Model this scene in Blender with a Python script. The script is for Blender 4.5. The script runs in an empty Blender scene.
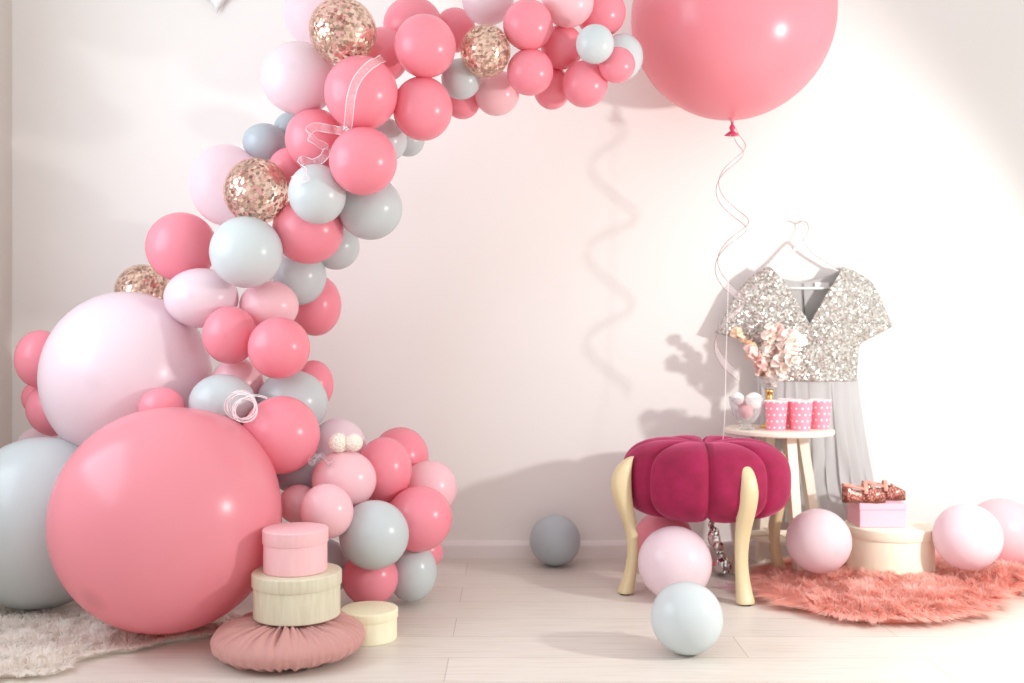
import bpy, bmesh, math, random
import numpy as np
from mathutils import Vector, Matrix, noise
random.seed(7)
sc = bpy.context.scene
COL = sc.collection
PI = math.pi
F = 1000.0; CX = 512.0; CY = 341.5; CH = 0.85
WALL = 3.935; LEFTX = -1.967

def P(px, py, D):
    return Vector(((px-CX)/F*D, D, CH-(py-CY)/F*D))

def s2l(c):
    return tuple(((v/255)/12.92 if v/255 <= .04045 else ((v/255+.055)/1.055)**2.4) for v in c)

# ------------------------------------------------------------------ materials
def mat(name, rgb, rough=.5, metal=0, **kw):
    m = bpy.data.materials.new(name); m.use_nodes = True
    b = m.node_tree.nodes['Principled BSDF']
    b.inputs['Base Color'].default_value = (*s2l(rgb), 1)
    b.inputs['Roughness'].default_value = rough
    b.inputs['Metallic'].default_value = metal
    for k, v in kw.items():
        b.inputs[k.replace('_', ' ')].default_value = v
    return m

def nodes(m):
    nt = m.node_tree
    return nt, nt.nodes, nt.links, nt.nodes['Principled BSDF'], nt.nodes['Material Output']

def bump(m, tex, strength=.3, dist=.002, sock=None):
    nt, N, L, b, o = nodes(m)
    bp = N.new('ShaderNodeBump'); bp.inputs['Strength'].default_value = strength
    bp.inputs['Distance'].default_value = dist
    L.new(sock if sock is not None else tex.outputs[0], bp.inputs['Height'])
    L.new(bp.outputs[0], b.inputs['Normal'])
    return bp

def noise_tex(m, scale, detail=3, rough=.5, coord='Object', vscale=None):
    nt, N, L, b, o = nodes(m)
    tc = N.new('ShaderNodeTexCoord')
    t = N.new('ShaderNodeTexNoise'); t.inputs['Scale'].default_value = scale
    t.inputs['Detail'].default_value = detail; t.inputs['Roughness'].default_value = rough
    if vscale:
        mp = N.new('ShaderNodeMapping'); mp.inputs['Scale'].default_value = vscale
        L.new(tc.outputs[coord], mp.inputs[0]); L.new(mp.outputs[0], t.inputs['Vector'])
    else:
        L.new(tc.outputs[coord], t.inputs['Vector'])
    return t

def ramp(m, src, stops):
    nt, N, L, b, o = nodes(m)
    r = N.new('ShaderNodeValToRGB')
    while len(r.color_ramp.elements) < len(stops): r.color_ramp.elements.new(.5)
    for e, (p, c) in zip(r.color_ramp.elements, stops):
        e.position = p; e.color = (*s2l(c), 1)
    L.new(src, r.inputs[0])
    return r

def latex(name, rgb, transl=.25, clear=0.0, rough=.27, dense=.985):
    """balloon skin: glossy, lets some light through, denser at the tip (local -Y)"""
    m = mat(name, rgb, rough); nt, N, L, b, o = nodes(m)
    b.inputs['Specular IOR Level'].default_value = .42
    tc = N.new('ShaderNodeTexCoord')
    vm = N.new('ShaderNodeVectorMath'); vm.operation = 'DISTANCE'; vm.inputs[1].default_value = (0, -1, 0)
    L.new(tc.outputs['Object'], vm.inputs[0])
    dk = tuple(int(v*dense) for v in rgb)
    r = ramp(m, vm.outputs['Value'], [(0.0, dk), (.05, dk), (.16, rgb)])
    L.new(r.outputs[0], b.inputs['Base Color'])
    tr = N.new('ShaderNodeBsdfTranslucent'); L.new(r.outputs[0], tr.inputs[0])
    mx = N.new('ShaderNodeMixShader'); mx.inputs[0].default_value = transl
    L.new(b.outputs[0], mx.inputs[1]); L.new(tr.outputs[0], mx.inputs[2])
    last = mx
    if clear:
        tp = N.new('ShaderNodeBsdfTransparent'); tp.inputs[0].default_value = (*s2l(tuple(min(255, v+12) for v in rgb)), 1)
        lw = N.new('ShaderNodeLayerWeight'); lw.inputs[0].default_value = .35
        mr = N.new('ShaderNodeMapRange'); mr.inputs['To Min'].default_value = 1-clear; mr.inputs['To Max'].default_value = .95 if clear < .8 else .5
        pw = N.new('ShaderNodeMath'); pw.operation = 'POWER'; pw.inputs[1].default_value = 1 if clear < .8 else 3
        L.new(lw.outputs['Facing'], pw.inputs[0]); L.new(pw.outputs[0], mr.inputs[0])
        m2 = N.new('ShaderNodeMixShader'); L.new(mr.outputs[0], m2.inputs[0])
        L.new(tp.outputs[0], m2.inputs[1]); L.new(mx.outputs[0], m2.inputs[2]); last = m2
    L.new(last.outputs[0], o.inputs['Surface'])
    return m

def furmix(m, r):
    nt, N, L, b, o = nodes(m)
    tr = N.new('ShaderNodeBsdfTranslucent'); L.new(r.outputs[0], tr.inputs[0])
    mx = N.new('ShaderNodeMixShader'); mx.inputs[0].default_value = .5
    L.new(b.outputs[0], mx.inputs[1]); L.new(tr.outputs[0], mx.inputs[2]); L.new(mx.outputs[0], o.inputs['Surface'])
M = {}
M['pink'] = latex('latex_pink', (246, 150, 165), .16)
M['pinkbig'] = latex('latex_pink_sheer', (243, 156, 168), .25, rough=.26, dense=.94)
M['light'] = latex('latex_light_pink', (250, 206, 213), .2)
M['pale'] = latex('latex_pale_pink', (243, 224, 231), .22, rough=.27, dense=.98)
M['sheer'] = latex('latex_sheer_pink', (250, 234, 240), .3, clear=.6)
M['grey'] = latex('latex_grey', (202, 210, 211), .12, dense=.99)
M['greydk'] = latex('latex_blue_grey', (184, 194, 200), .12, dense=.99)
M['white'] = latex('latex_grey_white', (213, 221, 222), .15, dense=1)
M['clear'] = latex('latex_clear', (240, 225, 215), .1, clear=.92, rough=.06, dense=1)
m = M['gold'] = mat('gold_confetti', (235, 200, 170), .28, 1)
nt, N, L, b, o = nodes(m)
gi = N.new('ShaderNodeNewGeometry')
r = ramp(m, gi.outputs['Random Per Island'], [(0, (160, 146, 138)), (.35, (220, 206, 196)), (.7, (244, 236, 229)), (1, (255, 253, 251))])
L.new(r.outputs[0], b.inputs['Base Color'])

# wall paint
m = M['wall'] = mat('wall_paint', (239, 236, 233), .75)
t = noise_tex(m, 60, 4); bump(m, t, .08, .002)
m = M['wall_side'] = mat('side_wall_shaded_paint', (214, 208, 200), .8)  # beige shadow on the side wall is mixed into its colour
m = M['trimw'] = mat('white_trim_paint', (236, 230, 228), .45)
# floor
m = M['floor'] = mat('pale_laminate', (225, 218, 212), .42)
nt, N, L, b, o = nodes(m)
tc = N.new('ShaderNodeTexCoord'); mp = N.new('ShaderNodeMapping'); mp.inputs['Location'].default_value = (.17, .0, 0)
L.new(tc.outputs['Object'], mp.inputs[0])
br = N.new('ShaderNodeTexBrick'); br.offset = .37; br.offset_frequency = 2; br.squash = 1
br.inputs['Scale'].default_value = 1; br.inputs['Brick Width'].default_value = 1.28; br.inputs['Row Height'].default_value = .192
br.inputs['Mortar Size'].default_value = .0011; br.inputs['Mortar Smooth'].default_value = .15
br.inputs['Color1'].default_value = (*s2l((216, 210, 202)), 1); br.inputs['Color2'].default_value = (*s2l((223, 217, 209)), 1)
br.inputs['Mortar'].default_value = (*s2l((176, 166, 156)), 1)
L.new(mp.outputs[0], br.inputs['Vector'])
n1 = noise_tex(m, 3.2, 6, .62, vscale=(1.5, 26, 1))
r = ramp(m, n1.outputs[0], [(.3, (232, 226, 220)), (.5, (250, 247, 244)), (.7, (255, 254, 252))])
mx = N.new('ShaderNodeMix'); mx.data_type = 'RGBA'; mx.blend_type = 'MULTIPLY'; mx.inputs[0].default_value = .8
L.new(br.outputs['Color'], mx.inputs[6]); L.new(r.outputs[0], mx.inputs[7]); L.new(mx.outputs[2], b.inputs['Base Color'])
bump(m, n1, .05, .002)

M['cream_wood'] = mat('cream_lacquer', (218, 199, 158), .38)
t = noise_tex(M['cream_wood'], 8, 3, vscale=(8, 8, 1)); bump(M['cream_wood'], t, .05, .002)
M['white_wood'] = mat('whitewashed_wood', (240, 230, 214), .5)
M['rubber'] = mat('dark_pad', (40, 32, 30), .7)
m = M['velvet'] = mat('crimson_velvet', (150, 22, 72), .85)
nt, N, L, b, o = nodes(m)
b.inputs['Sheen Weight'].default_value = .55; b.inputs['Sheen Roughness'].default_value = .38
b.inputs['Sheen Tint'].default_value = (*s2l((255, 130, 180)), 1)
t = noise_tex(m, 14, 5, .6)
r = ramp(m, t.outputs[0], [(.3, (132, 8, 54)), (.7, (160, 20, 74))]); L.new(r.outputs[0], b.inputs['Base Color'])
t2 = noise_tex(m, 420, 2); bump(m, t2, .25, .001)
m = M['blush_velvet'] = mat('dusty_pink_velvet', (194, 142, 136), .8)
nt, N, L, b, o = nodes(m)
b.inputs['Sheen Weight'].default_value = .8; b.inputs['Sheen Roughness'].default_value = .4; b.inputs['Sheen Tint'].default_value = (*s2l((255, 215, 210)), 1)
t2 = noise_tex(m, 300, 2); bump(m, t2, .25, .001)
def boxmat(name, c1, c2, rough=.5, vs=(40, 40, 5)):
    m = mat(name, c1, rough); nt, N, L, b, o = nodes(m)
    t = noise_tex(m, 2.2, 5, .6, vscale=vs)
    r = ramp(m, t.outputs[0], [(.35, c1), (.65, c2)]); L.new(r.outputs[0], b.inputs['Base Color']); bump(m, t, .03, .0005)
    return m
M['cream_box'] = boxmat('cream_bark_paper', (208, 203, 176), (220, 215, 192), .45)
M['yellow_box'] = boxmat('pale_yellow_board', (240, 234, 198), (246, 241, 212), .5)
M['butter_box'] = boxmat('butter_board', (243, 240, 216), (246, 243, 224), .55)
M['pink_box'] = boxmat('blush_board', (238, 186, 190), (241, 192, 196), .5)
M['shoe_box'] = mat('pink_card', (244, 190, 206), .6)
m = M['coral_fur'] = mat('coral_fur', (244, 150, 132), .6)
nt, N, L, b, o = nodes(m); gi = N.new('ShaderNodeNewGeometry')
r = ramp(m, gi.outputs['Random Per Island'], [(0, (252, 196, 182)), (.5, (255, 214, 203)), (1, (255, 234, 226))]); L.new(r.outputs[0], b.inputs['Base Color'])
furmix(m, r)
m = M['white_fur'] = mat('cream_fur', (240, 234, 226), .7)
nt, N, L, b, o = nodes(m); gi = N.new('ShaderNodeNewGeometry')
r = ramp(m, gi.outputs['Random Per Island'], [(0, (250, 245, 239)), (1, (255, 253, 249))]); L.new(r.outputs[0], b.inputs['Base Color']); furmix(m, r)
M['coral_hide'] = mat('coral_hide', (240, 150, 132), .9)
M['white_hide'] = mat('cream_hide', (214, 204, 194), .9)
# sequins: bright and dark glints are painted into the base colour
m = M['sequin'] = mat('silver_sequins', (200, 195, 185), .25, .6)
nt, N, L, b, o = nodes(m)
tc = N.new('ShaderNodeTexCoord'); v = N.new('ShaderNodeTexVoronoi'); v.inputs['Scale'].default_value = 175
L.new(tc.outputs['Object'], v.inputs['Vector'])
r = ramp(m, v.outputs['Color'], [(0, (136, 131, 124)), (.4, (184, 180, 172)), (.62, (216, 212, 204)), (.8, (250, 248, 242))]); L.new(r.outputs[0], b.inputs['Base Color'])
sub = N.new('ShaderNodeVectorMath'); sub.operation = 'SUBTRACT'; sub.inputs[1].default_value = (.5, .5, .5); L.new(v.outputs['Color'], sub.inputs[0])
scl = N.new('ShaderNodeVectorMath'); scl.operation = 'SCALE'; scl.inputs['Scale'].default_value = 1.1; L.new(sub.outputs[0], scl.inputs[0])
gn = N.new('ShaderNodeNewGeometry'); add = N.new('ShaderNodeVectorMath'); add.operation = 'ADD'; L.new(gn.outputs['Normal'], add.inputs[0]); L.new(scl.outputs[0], add.inputs[1])
nm = N.new('ShaderNodeVectorMath'); nm.operation = 'NORMALIZE'; L.new(add.outputs[0], nm.inputs[0]); L.new(nm.outputs[0], b.inputs['Normal'])
M['lining'] = mat('grey_lining', (192, 190, 188), .7)
M['slit'] = mat('slit_shade', (90, 84, 82), .8)  # dark tone painted for the shade in the opening
M['tulle'] = latex('grey_tulle', (217, 217, 217), .3, rough=.8, dense=1)
M['tag_white'] = mat('white_label', (245, 243, 242), .6)
M['hanger'] = mat('white_hanger', (240, 238, 236), .35)
M['wire'] = mat('champagne_wire', (176, 160, 148), .3, .7)
m = M['glass'] = mat('clear_glass', (235, 238, 240), .04); nt, N, L, b, o = nodes(m)
tp = N.new('ShaderNodeBsdfTransparent'); tp.inputs[0].default_value = (.96, .97, .97, 1); lw = N.new('ShaderNodeLayerWeight'); lw.inputs[0].default_value = .3
mr = N.new('ShaderNodeMapRange'); mr.inputs['To Min'].default_value = .08; mr.inputs['To Max'].default_value = .7; L.new(lw.outputs['Facing'], mr.inputs[0])
ms = N.new('ShaderNodeMixShader'); L.new(mr.outputs[0], ms.inputs[0]); L.new(tp.outputs[0], ms.inputs[1]); L.new(b.outputs[0], ms.inputs[2]); L.new(ms.outputs[0], o.inputs['Surface'])
M['goldmetal'] = mat('gold_metal', (225, 180, 110), .25, 1)
M['foil'] = mat('silver_foil', (215, 213, 212), .12, 1)
M['paper_white'] = mat('white_paper', (248, 246, 244), .6)
m = M['heart_paper'] = mat('white_satin_paper', (250, 253, 254), .4)
m = M['polka'] = mat('pink_polka_paper', (244, 136, 156), .5)
nt, N, L, b, o = nodes(m)
uv = N.new('ShaderNodeTexCoord'); mp = N.new('ShaderNodeMapping'); mp.inputs['Scale'].default_value = (11, 4.6, 1); L.new(uv.outputs['UV'], mp.inputs[0])
sx = N.new('ShaderNodeSeparateXYZ'); L.new(mp.outputs[0], sx.inputs[0])
def mth(op, a, bb=None):
    n = N.new('ShaderNodeMath'); n.operation = op
    for i, s in enumerate((a, bb)):
        if s is None: continue
        if isinstance(s, (int, float)): n.inputs[i].default_value = s
        else: L.new(s, n.inputs[i])
    return n.outputs[0]
row = mth('FLOOR', sx.outputs[1]); off = mth('MULTIPLY', mth('MODULO', row, 2), .5)
fx = mth('SUBTRACT', mth('FRACT', mth('ADD', sx.outputs[0], off)), .5); fy = mth('SUBTRACT', mth('FRACT', sx.outputs[1]), .5)
d = mth('SQRT', mth('ADD', mth('MULTIPLY', fx, fx), mth('MULTIPLY', fy, fy)))
r = ramp(m, d, [(.15, (255, 244, 244)), (.2, (246, 150, 170))]); L.new(r.outputs[0], b.inputs['Base Color'])
def film(name, rgb, alpha):
    m = mat(name, rgb, .15); nt, N, L, b, o = nodes(m)
    t = noise_tex(m, 420, 1)
    r = N.new('ShaderNodeMapRange'); r.inputs['From Min'].default_value = .55; r.inputs['From Max'].default_value = .62
    r.inputs['To Min'].default_value = alpha; r.inputs['To Max'].default_value = .6
    L.new(t.outputs[0], r.inputs[0]); L.new(r.outputs[0], b.inputs['Alpha'])
    return m
M['film'] = film('clear_glitter_film', (250, 236, 238), .14)
M['film_edge'] = mat('silver_ribbon_edge', (178, 160, 164), .3, .3)
M['film_edge_w'] = mat('white_ribbon_edge', (245, 235, 238), .3)
M['string'] = mat('white_string', (250, 238, 238), .5)
m = M['cotton'] = mat('knotted_white_thread', (244, 236, 222), .7)
t = N = None
nt, N, L, b, o = nodes(m); tc = N.new('ShaderNodeTexCoord'); v = N.new('ShaderNodeTexVoronoi'); v.inputs['Scale'].default_value = 150
L.new(tc.outputs['Object'], v.inputs['Vector']); bump(m, v, .9, .004)
M['petal'] = mat('cream_petals', (255, 242, 234), .6)
M['petal_pink'] = mat('blush_petals', (250, 220, 214), .6)
M['petal_peach'] = mat('peach_petals', (248, 222, 196), .6)
M['stem'] = mat('dry_stem', (170, 150, 110), .7)
M['marsh'] = mat('white_sugar', (250, 243, 240), .8)
M['marsh_pink'] = mat('pink_sugar', (240, 178, 182), .8)
m = M['glitter'] = mat('rose_glitter', (190, 120, 105), .35, .5)
nt, N, L, b, o = nodes(m); tc = N.new('ShaderNodeTexCoord'); v = N.new('ShaderNodeTexVoronoi'); v.inputs['Scale'].default_value = 260
L.new(tc.outputs['Object'], v.inputs['Vector'])
r = ramp(m, v.outputs['Color'], [(0, (96, 48, 40)), (.5, (160, 92, 80)), (.8, (226, 168, 154))]); L.new(r.outputs[0], b.inputs['Base Color'])
M['rose_satin'] = mat('rose_strap', (226, 162, 144), .4)
M['insole'] = mat('tan_insole', (150, 104, 66), .7)
M['sole'] = mat('brown_sole', (110, 70, 55), .7)
M['plastic_pink'] = mat('pink_plastic_ribbon', (245, 120, 180), .25)
M['hot'] = mat('latex_knot_pink', (214, 60, 100), .3)

# ------------------------------------------------------------------ geometry helpers
def link(name, me, mt=None, parent=None, loc=(0, 0, 0), smooth=True):
    o = bpy.data.objects.new(name, me); COL.objects.link(o)
    o.location = loc
    if mt is not None: me.materials.append(mt)
    if smooth:
        me.polygons.foreach_set('use_smooth', [True]*len(me.polygons))
    if parent is not None: o.parent = parent
    return o

def mesh(name, vs, fs, mt=None, parent=None, loc=(0, 0, 0), smooth=True, fix=True):
    me = bpy.data.meshes.new(name); me.from_pydata([tuple(v) for v in vs], [], fs); me.update()
    if fix:
        bm = bmesh.new(); bm.from_mesh(me); bmesh.ops.recalc_face_normals(bm, faces=bm.faces); bm.to_mesh(me); bm.free()
    return link(name, me, mt, parent, loc, smooth)

def frombm(name, bm, mt, parent=None, loc=(0, 0, 0), smooth=True, sharp=None):
    bmesh.ops.recalc_face_normals(bm, faces=bm.faces)
    me = bpy.data.meshes.new(name); bm.to_mesh(me); bm.free()
    o = link(name, me, mt, parent, loc, smooth)
    if sharp: me.set_sharp_from_angle(angle=math.radians(sharp))
    return o

def tag(o, label=None, cat=None, group=None, kind=None):
    if label: o['label'] = label
    if cat: o['category'] = cat
    if group: o['group'] = group
    if kind: o['kind'] = kind
    return o

def empty(name, loc, label, cat, group=None, rz=0):
    o = bpy.data.objects.new(name, None); COL.objects.link(o); o.location = loc; o.rotation_euler[2] = rz
    o.empty_display_size = .05
    return tag(o, label, cat, group)

def box_bm(bm, x0, x1, y0, y1, z0, z1):
    vs = [bm.verts.new(c) for c in ((x0, y0, z0), (x1, y0, z0), (x1, y1, z0), (x0, y1, z0), (x0, y0, z1), (x1, y0, z1), (x1, y1, z1), (x0, y1, z1))]
    for f in ((0, 1, 2, 3), (4, 5, 6, 7), (0, 1, 5, 4), (1, 2, 6, 5), (2, 3, 7, 6), (3, 0, 4, 7)): bm.faces.new([vs[i] for i in f])

def lathe(prof, n=48, close=True, uvs=False):
    bm = bmesh.new(); rings = []
    for (r_, z) in prof:
        if r_ < 1e-6: rings.append([bm.verts.new((0, 0, z))])
        else: rings.append([bm.verts.new((r_*math.cos(2*PI*k/n), r_*math.sin(2*PI*k/n), z)) for k in range(n)])
    for a, c in zip(rings, rings[1:]):
        for k in range(n):
            k2 = (k+1) % n
            if len(a) == 1 and len(c) == 1: continue
            if len(a) == 1: bm.faces.new((a[0], c[k], c[k2]))
            elif len(c) == 1: bm.faces.new((a[k], a[k2], c[0]))
            else: bm.faces.new((a[k], a[k2], c[k2], c[k]))
    if uvs:
        ul = bm.loops.layers.uv.new('UV'); zs = [p[1] for p in prof]; lo, hi = min(zs), max(zs)
        for f in bm.faces:
            us = [(math.atan2(l.vert.co.y, l.vert.co.x)/(2*PI)) % 1 for l in f.loops]
            for l, u in zip(f.loops, us):
                if max(us)-min(us) > .5 and u < .5: u += 1
                l[ul].uv = (u, (l.vert.co.z-lo)/(hi-lo))
    return bm

def sweep(pts, rads, n=10, up=Vector((0, 0, 1)), cap=True):
    """tube along pts; rads is a list of (ra, rb) or floats"""
    bm = bmesh.new(); rings = []
    pts = [Vector(p) for p in pts]
    prevn = None
    for i, p in enumerate(pts):
        t = (pts[min(i+1, len(pts)-1)]-pts[max(i-1, 0)]).normalized()
        if prevn is None:
            nrm = up.cross(t)
            if nrm.length < 1e-3: nrm = Vector((1, 0, 0)).cross(t)
        else:
            nrm = prevn - t*prevn.dot(t)
        nrm.normalize(); prevn = nrm; bn = t.cross(nrm)
        ra, rb = rads[i] if isinstance(rads[i], (tuple, list)) else (rads[i], rads[i])
        rings.append([bm.verts.new(p+nrm*ra*math.cos(2*PI*k/n)+bn*rb*math.sin(2*PI*k/n)) for k in range(n)])
    for a, c in zip(rings, rings[1:]):
        for k in range(n): bm.faces.new((a[k], a[(k+1) % n], c[(k+1) % n], c[k]))
    if cap:
        bm.faces.new(rings[0]); bm.faces.new(rings[-1][::-1])
    return bm

def spline(pts, m=8):
    """Catmull-Rom through pts (any dimension)"""
    pts = [Vector(p) for p in pts]; out = []
    q = [pts[0]*2-pts[1]]+pts+[pts[-1]*2-pts[-2]]
    for i in range(1, len(q)-2):
        for k in range(m):
            t = k/m; a, b_, c, d_ = q[i-1:i+3]
            out.append(.5*((2*b_)+(c-a)*t+(2*a-5*b_+4*c-d_)*t*t+(3*b_-3*c+d_-a)*t**3))
    out.append(pts[-1]); return out

# ------------------------------------------------------------------ room
def struct(name, bm, mt, smooth=False):
    return tag(frombm(name, bm, mt, smooth=smooth), kind='structure')
bm = bmesh.new(); box_bm(bm, -2.1, 4.6, -1.5, WALL+.1, -.05, 0); struct('floor', bm, M['floor'])
bm = bmesh.new(); box_bm(bm, -2.1, 4.6, WALL, WALL+.1, 0, 2.75); struct('wall_back', bm, M['wall'])
wy0, wy1, wz0, wz1 = 1.15, 3.0, .9, 2.4
bm = bmesh.new()
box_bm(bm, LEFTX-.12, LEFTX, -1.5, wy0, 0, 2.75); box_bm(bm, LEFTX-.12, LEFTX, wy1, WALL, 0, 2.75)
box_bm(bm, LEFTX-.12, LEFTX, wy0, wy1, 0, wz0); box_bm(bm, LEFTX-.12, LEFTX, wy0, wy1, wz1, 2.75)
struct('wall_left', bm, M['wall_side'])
bm = bmesh.new(); fw = .05
box_bm(bm, LEFTX-.09, LEFTX-.04, wy0, wy0+fw, wz0, wz1); box_bm(bm, LEFTX-.09, LEFTX-.04, wy1-fw, wy1, wz0, wz1)
box_bm(bm, LEFTX-.09, LEFTX-.04, wy0+fw, wy1-fw, wz0, wz0+fw); box_bm(bm, LEFTX-.09, LEFTX-.04, wy0+fw, wy1-fw, wz1-fw, wz1)
struct('window_1', bm, M['trimw'])
# baseboard: profile extruded along X
prof = [(0, 0), (-.016, 0), (-.016, .050), (-.012, .057), (-.0105, .060), (-.006, .066), (0, .067)]
vs = []; fs = []
for x in (LEFTX, 4.6):
    for (dy, z) in prof: vs.append((x, WALL+dy, z))
n_ = len(prof)
for i in range(n_-1): fs.append((i, i+1, n_+i+1, n_+i))
fs += [tuple(range(n_)), tuple(range(n_, 2*n_))[::-1]]
tag(mesh('baseboard_back', vs, fs, M['trimw'], smooth=False), kind='structure')
vs = []
for y in (-1.5, WALL-.016):
    for (dy, z) in prof: vs.append((LEFTX-dy, y, z))
tag(mesh('baseboard_left', vs, fs, M['trimw'], smooth=False), kind='structure')

# ------------------------------------------------------------------ balloons
def balloon_mesh(name, nu=40, nv=26, knot=True):
    """unit radius, tip at -Y, neck and knot at +Y"""
    prof = []
    for i in range(nv+1):
        a = PI*i/nv
        y = -math.cos(a); r_ = math.sin(a)
        if y > .55:   # draw the back out towards the neck
            k = (y-.55)/.45; y = .55+(y-.55)*(1+.30*k); 
        prof.append((r_, y))
    prof = [p for p in prof if not (p[1] > .9 and p[0] < .09)]
    ye = 1.17
    if knot:
        prof += [(.06, ye-.015), (.035, ye+.01), (.028, ye+.035), (.05, ye+.055), (.055, ye+.075), (.03, ye+.095), (.04, ye+.115), (.07, ye+.15), (.0, ye+.135)]
    else:
        prof += [(.05, ye-.015), (.02, ye+.01), (0, ye+.015)]
    bm = lathe(prof, nu)
    bmesh.ops.transform(bm, matrix=Matrix(((1, 0, 0, 0), (0, 0, 1, 0), (0, -1, 0, 0), (0, 0, 0, 1))), verts=bm.verts)
    bmesh.ops.recalc_face_normals(bm, faces=bm.faces)
    me = bpy.data.meshes.new(name); bm.to_mesh(me); bm.free()
    me.polygons.foreach_set('use_smooth', [True]*len(me.polygons))
    return me
BM = {}
def bmesh_for(mk, big=False):
    key = (mk, big)
    if key not in BM:
        me = balloon_mesh('balloon_'+mk, 96 if big else 44, 64 if big else 28); me.materials.append(M[mk]); BM[key] = me
    return BM[key]
def confetti_mesh(seed, n):
    rnd = random.Random(seed); vs = []; fs = []
    for _ in range(n):
        # two kinds of flakes: round-ish hexagons and squares lying on the inside of the skin
        z = rnd.uniform(-1, 1); a = rnd.uniform(0, 2*PI); rr = math.sqrt(1-z*z)
        nv_ = Vector((rr*math.cos(a), rr*math.sin(a), z))
        rad = rnd.uniform(.955, .978)
        t1 = nv_.orthogonal().normalized(); t2 = nv_.cross(t1)
        tilt = Vector((rnd.gauss(0, .12), rnd.gauss(0, .12), rnd.gauss(0, .12)))
        s = rnd.uniform(.05, .095); k = rnd.choice((4, 4, 6)); ph = rnd.uniform(0, PI)
        base = len(vs)
        for j in range(k):
            q = t1*math.cos(ph+2*PI*j/k)+t2*math.sin(ph+2*PI*j/k)*rnd.uniform(.7, 1)
            pnt = nv_*rad+(q*s); pnt = pnt.normalized()*min(.985, pnt.length)-nv_*abs(q.dot(tilt))*s
            vs.append(pnt)
        fs.append(tuple(range(base, base+k)))
    me = bpy.data.meshes.new('confetti'); me.from_pydata(vs, [], fs); me.materials.append(M['gold'])
    return me

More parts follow.
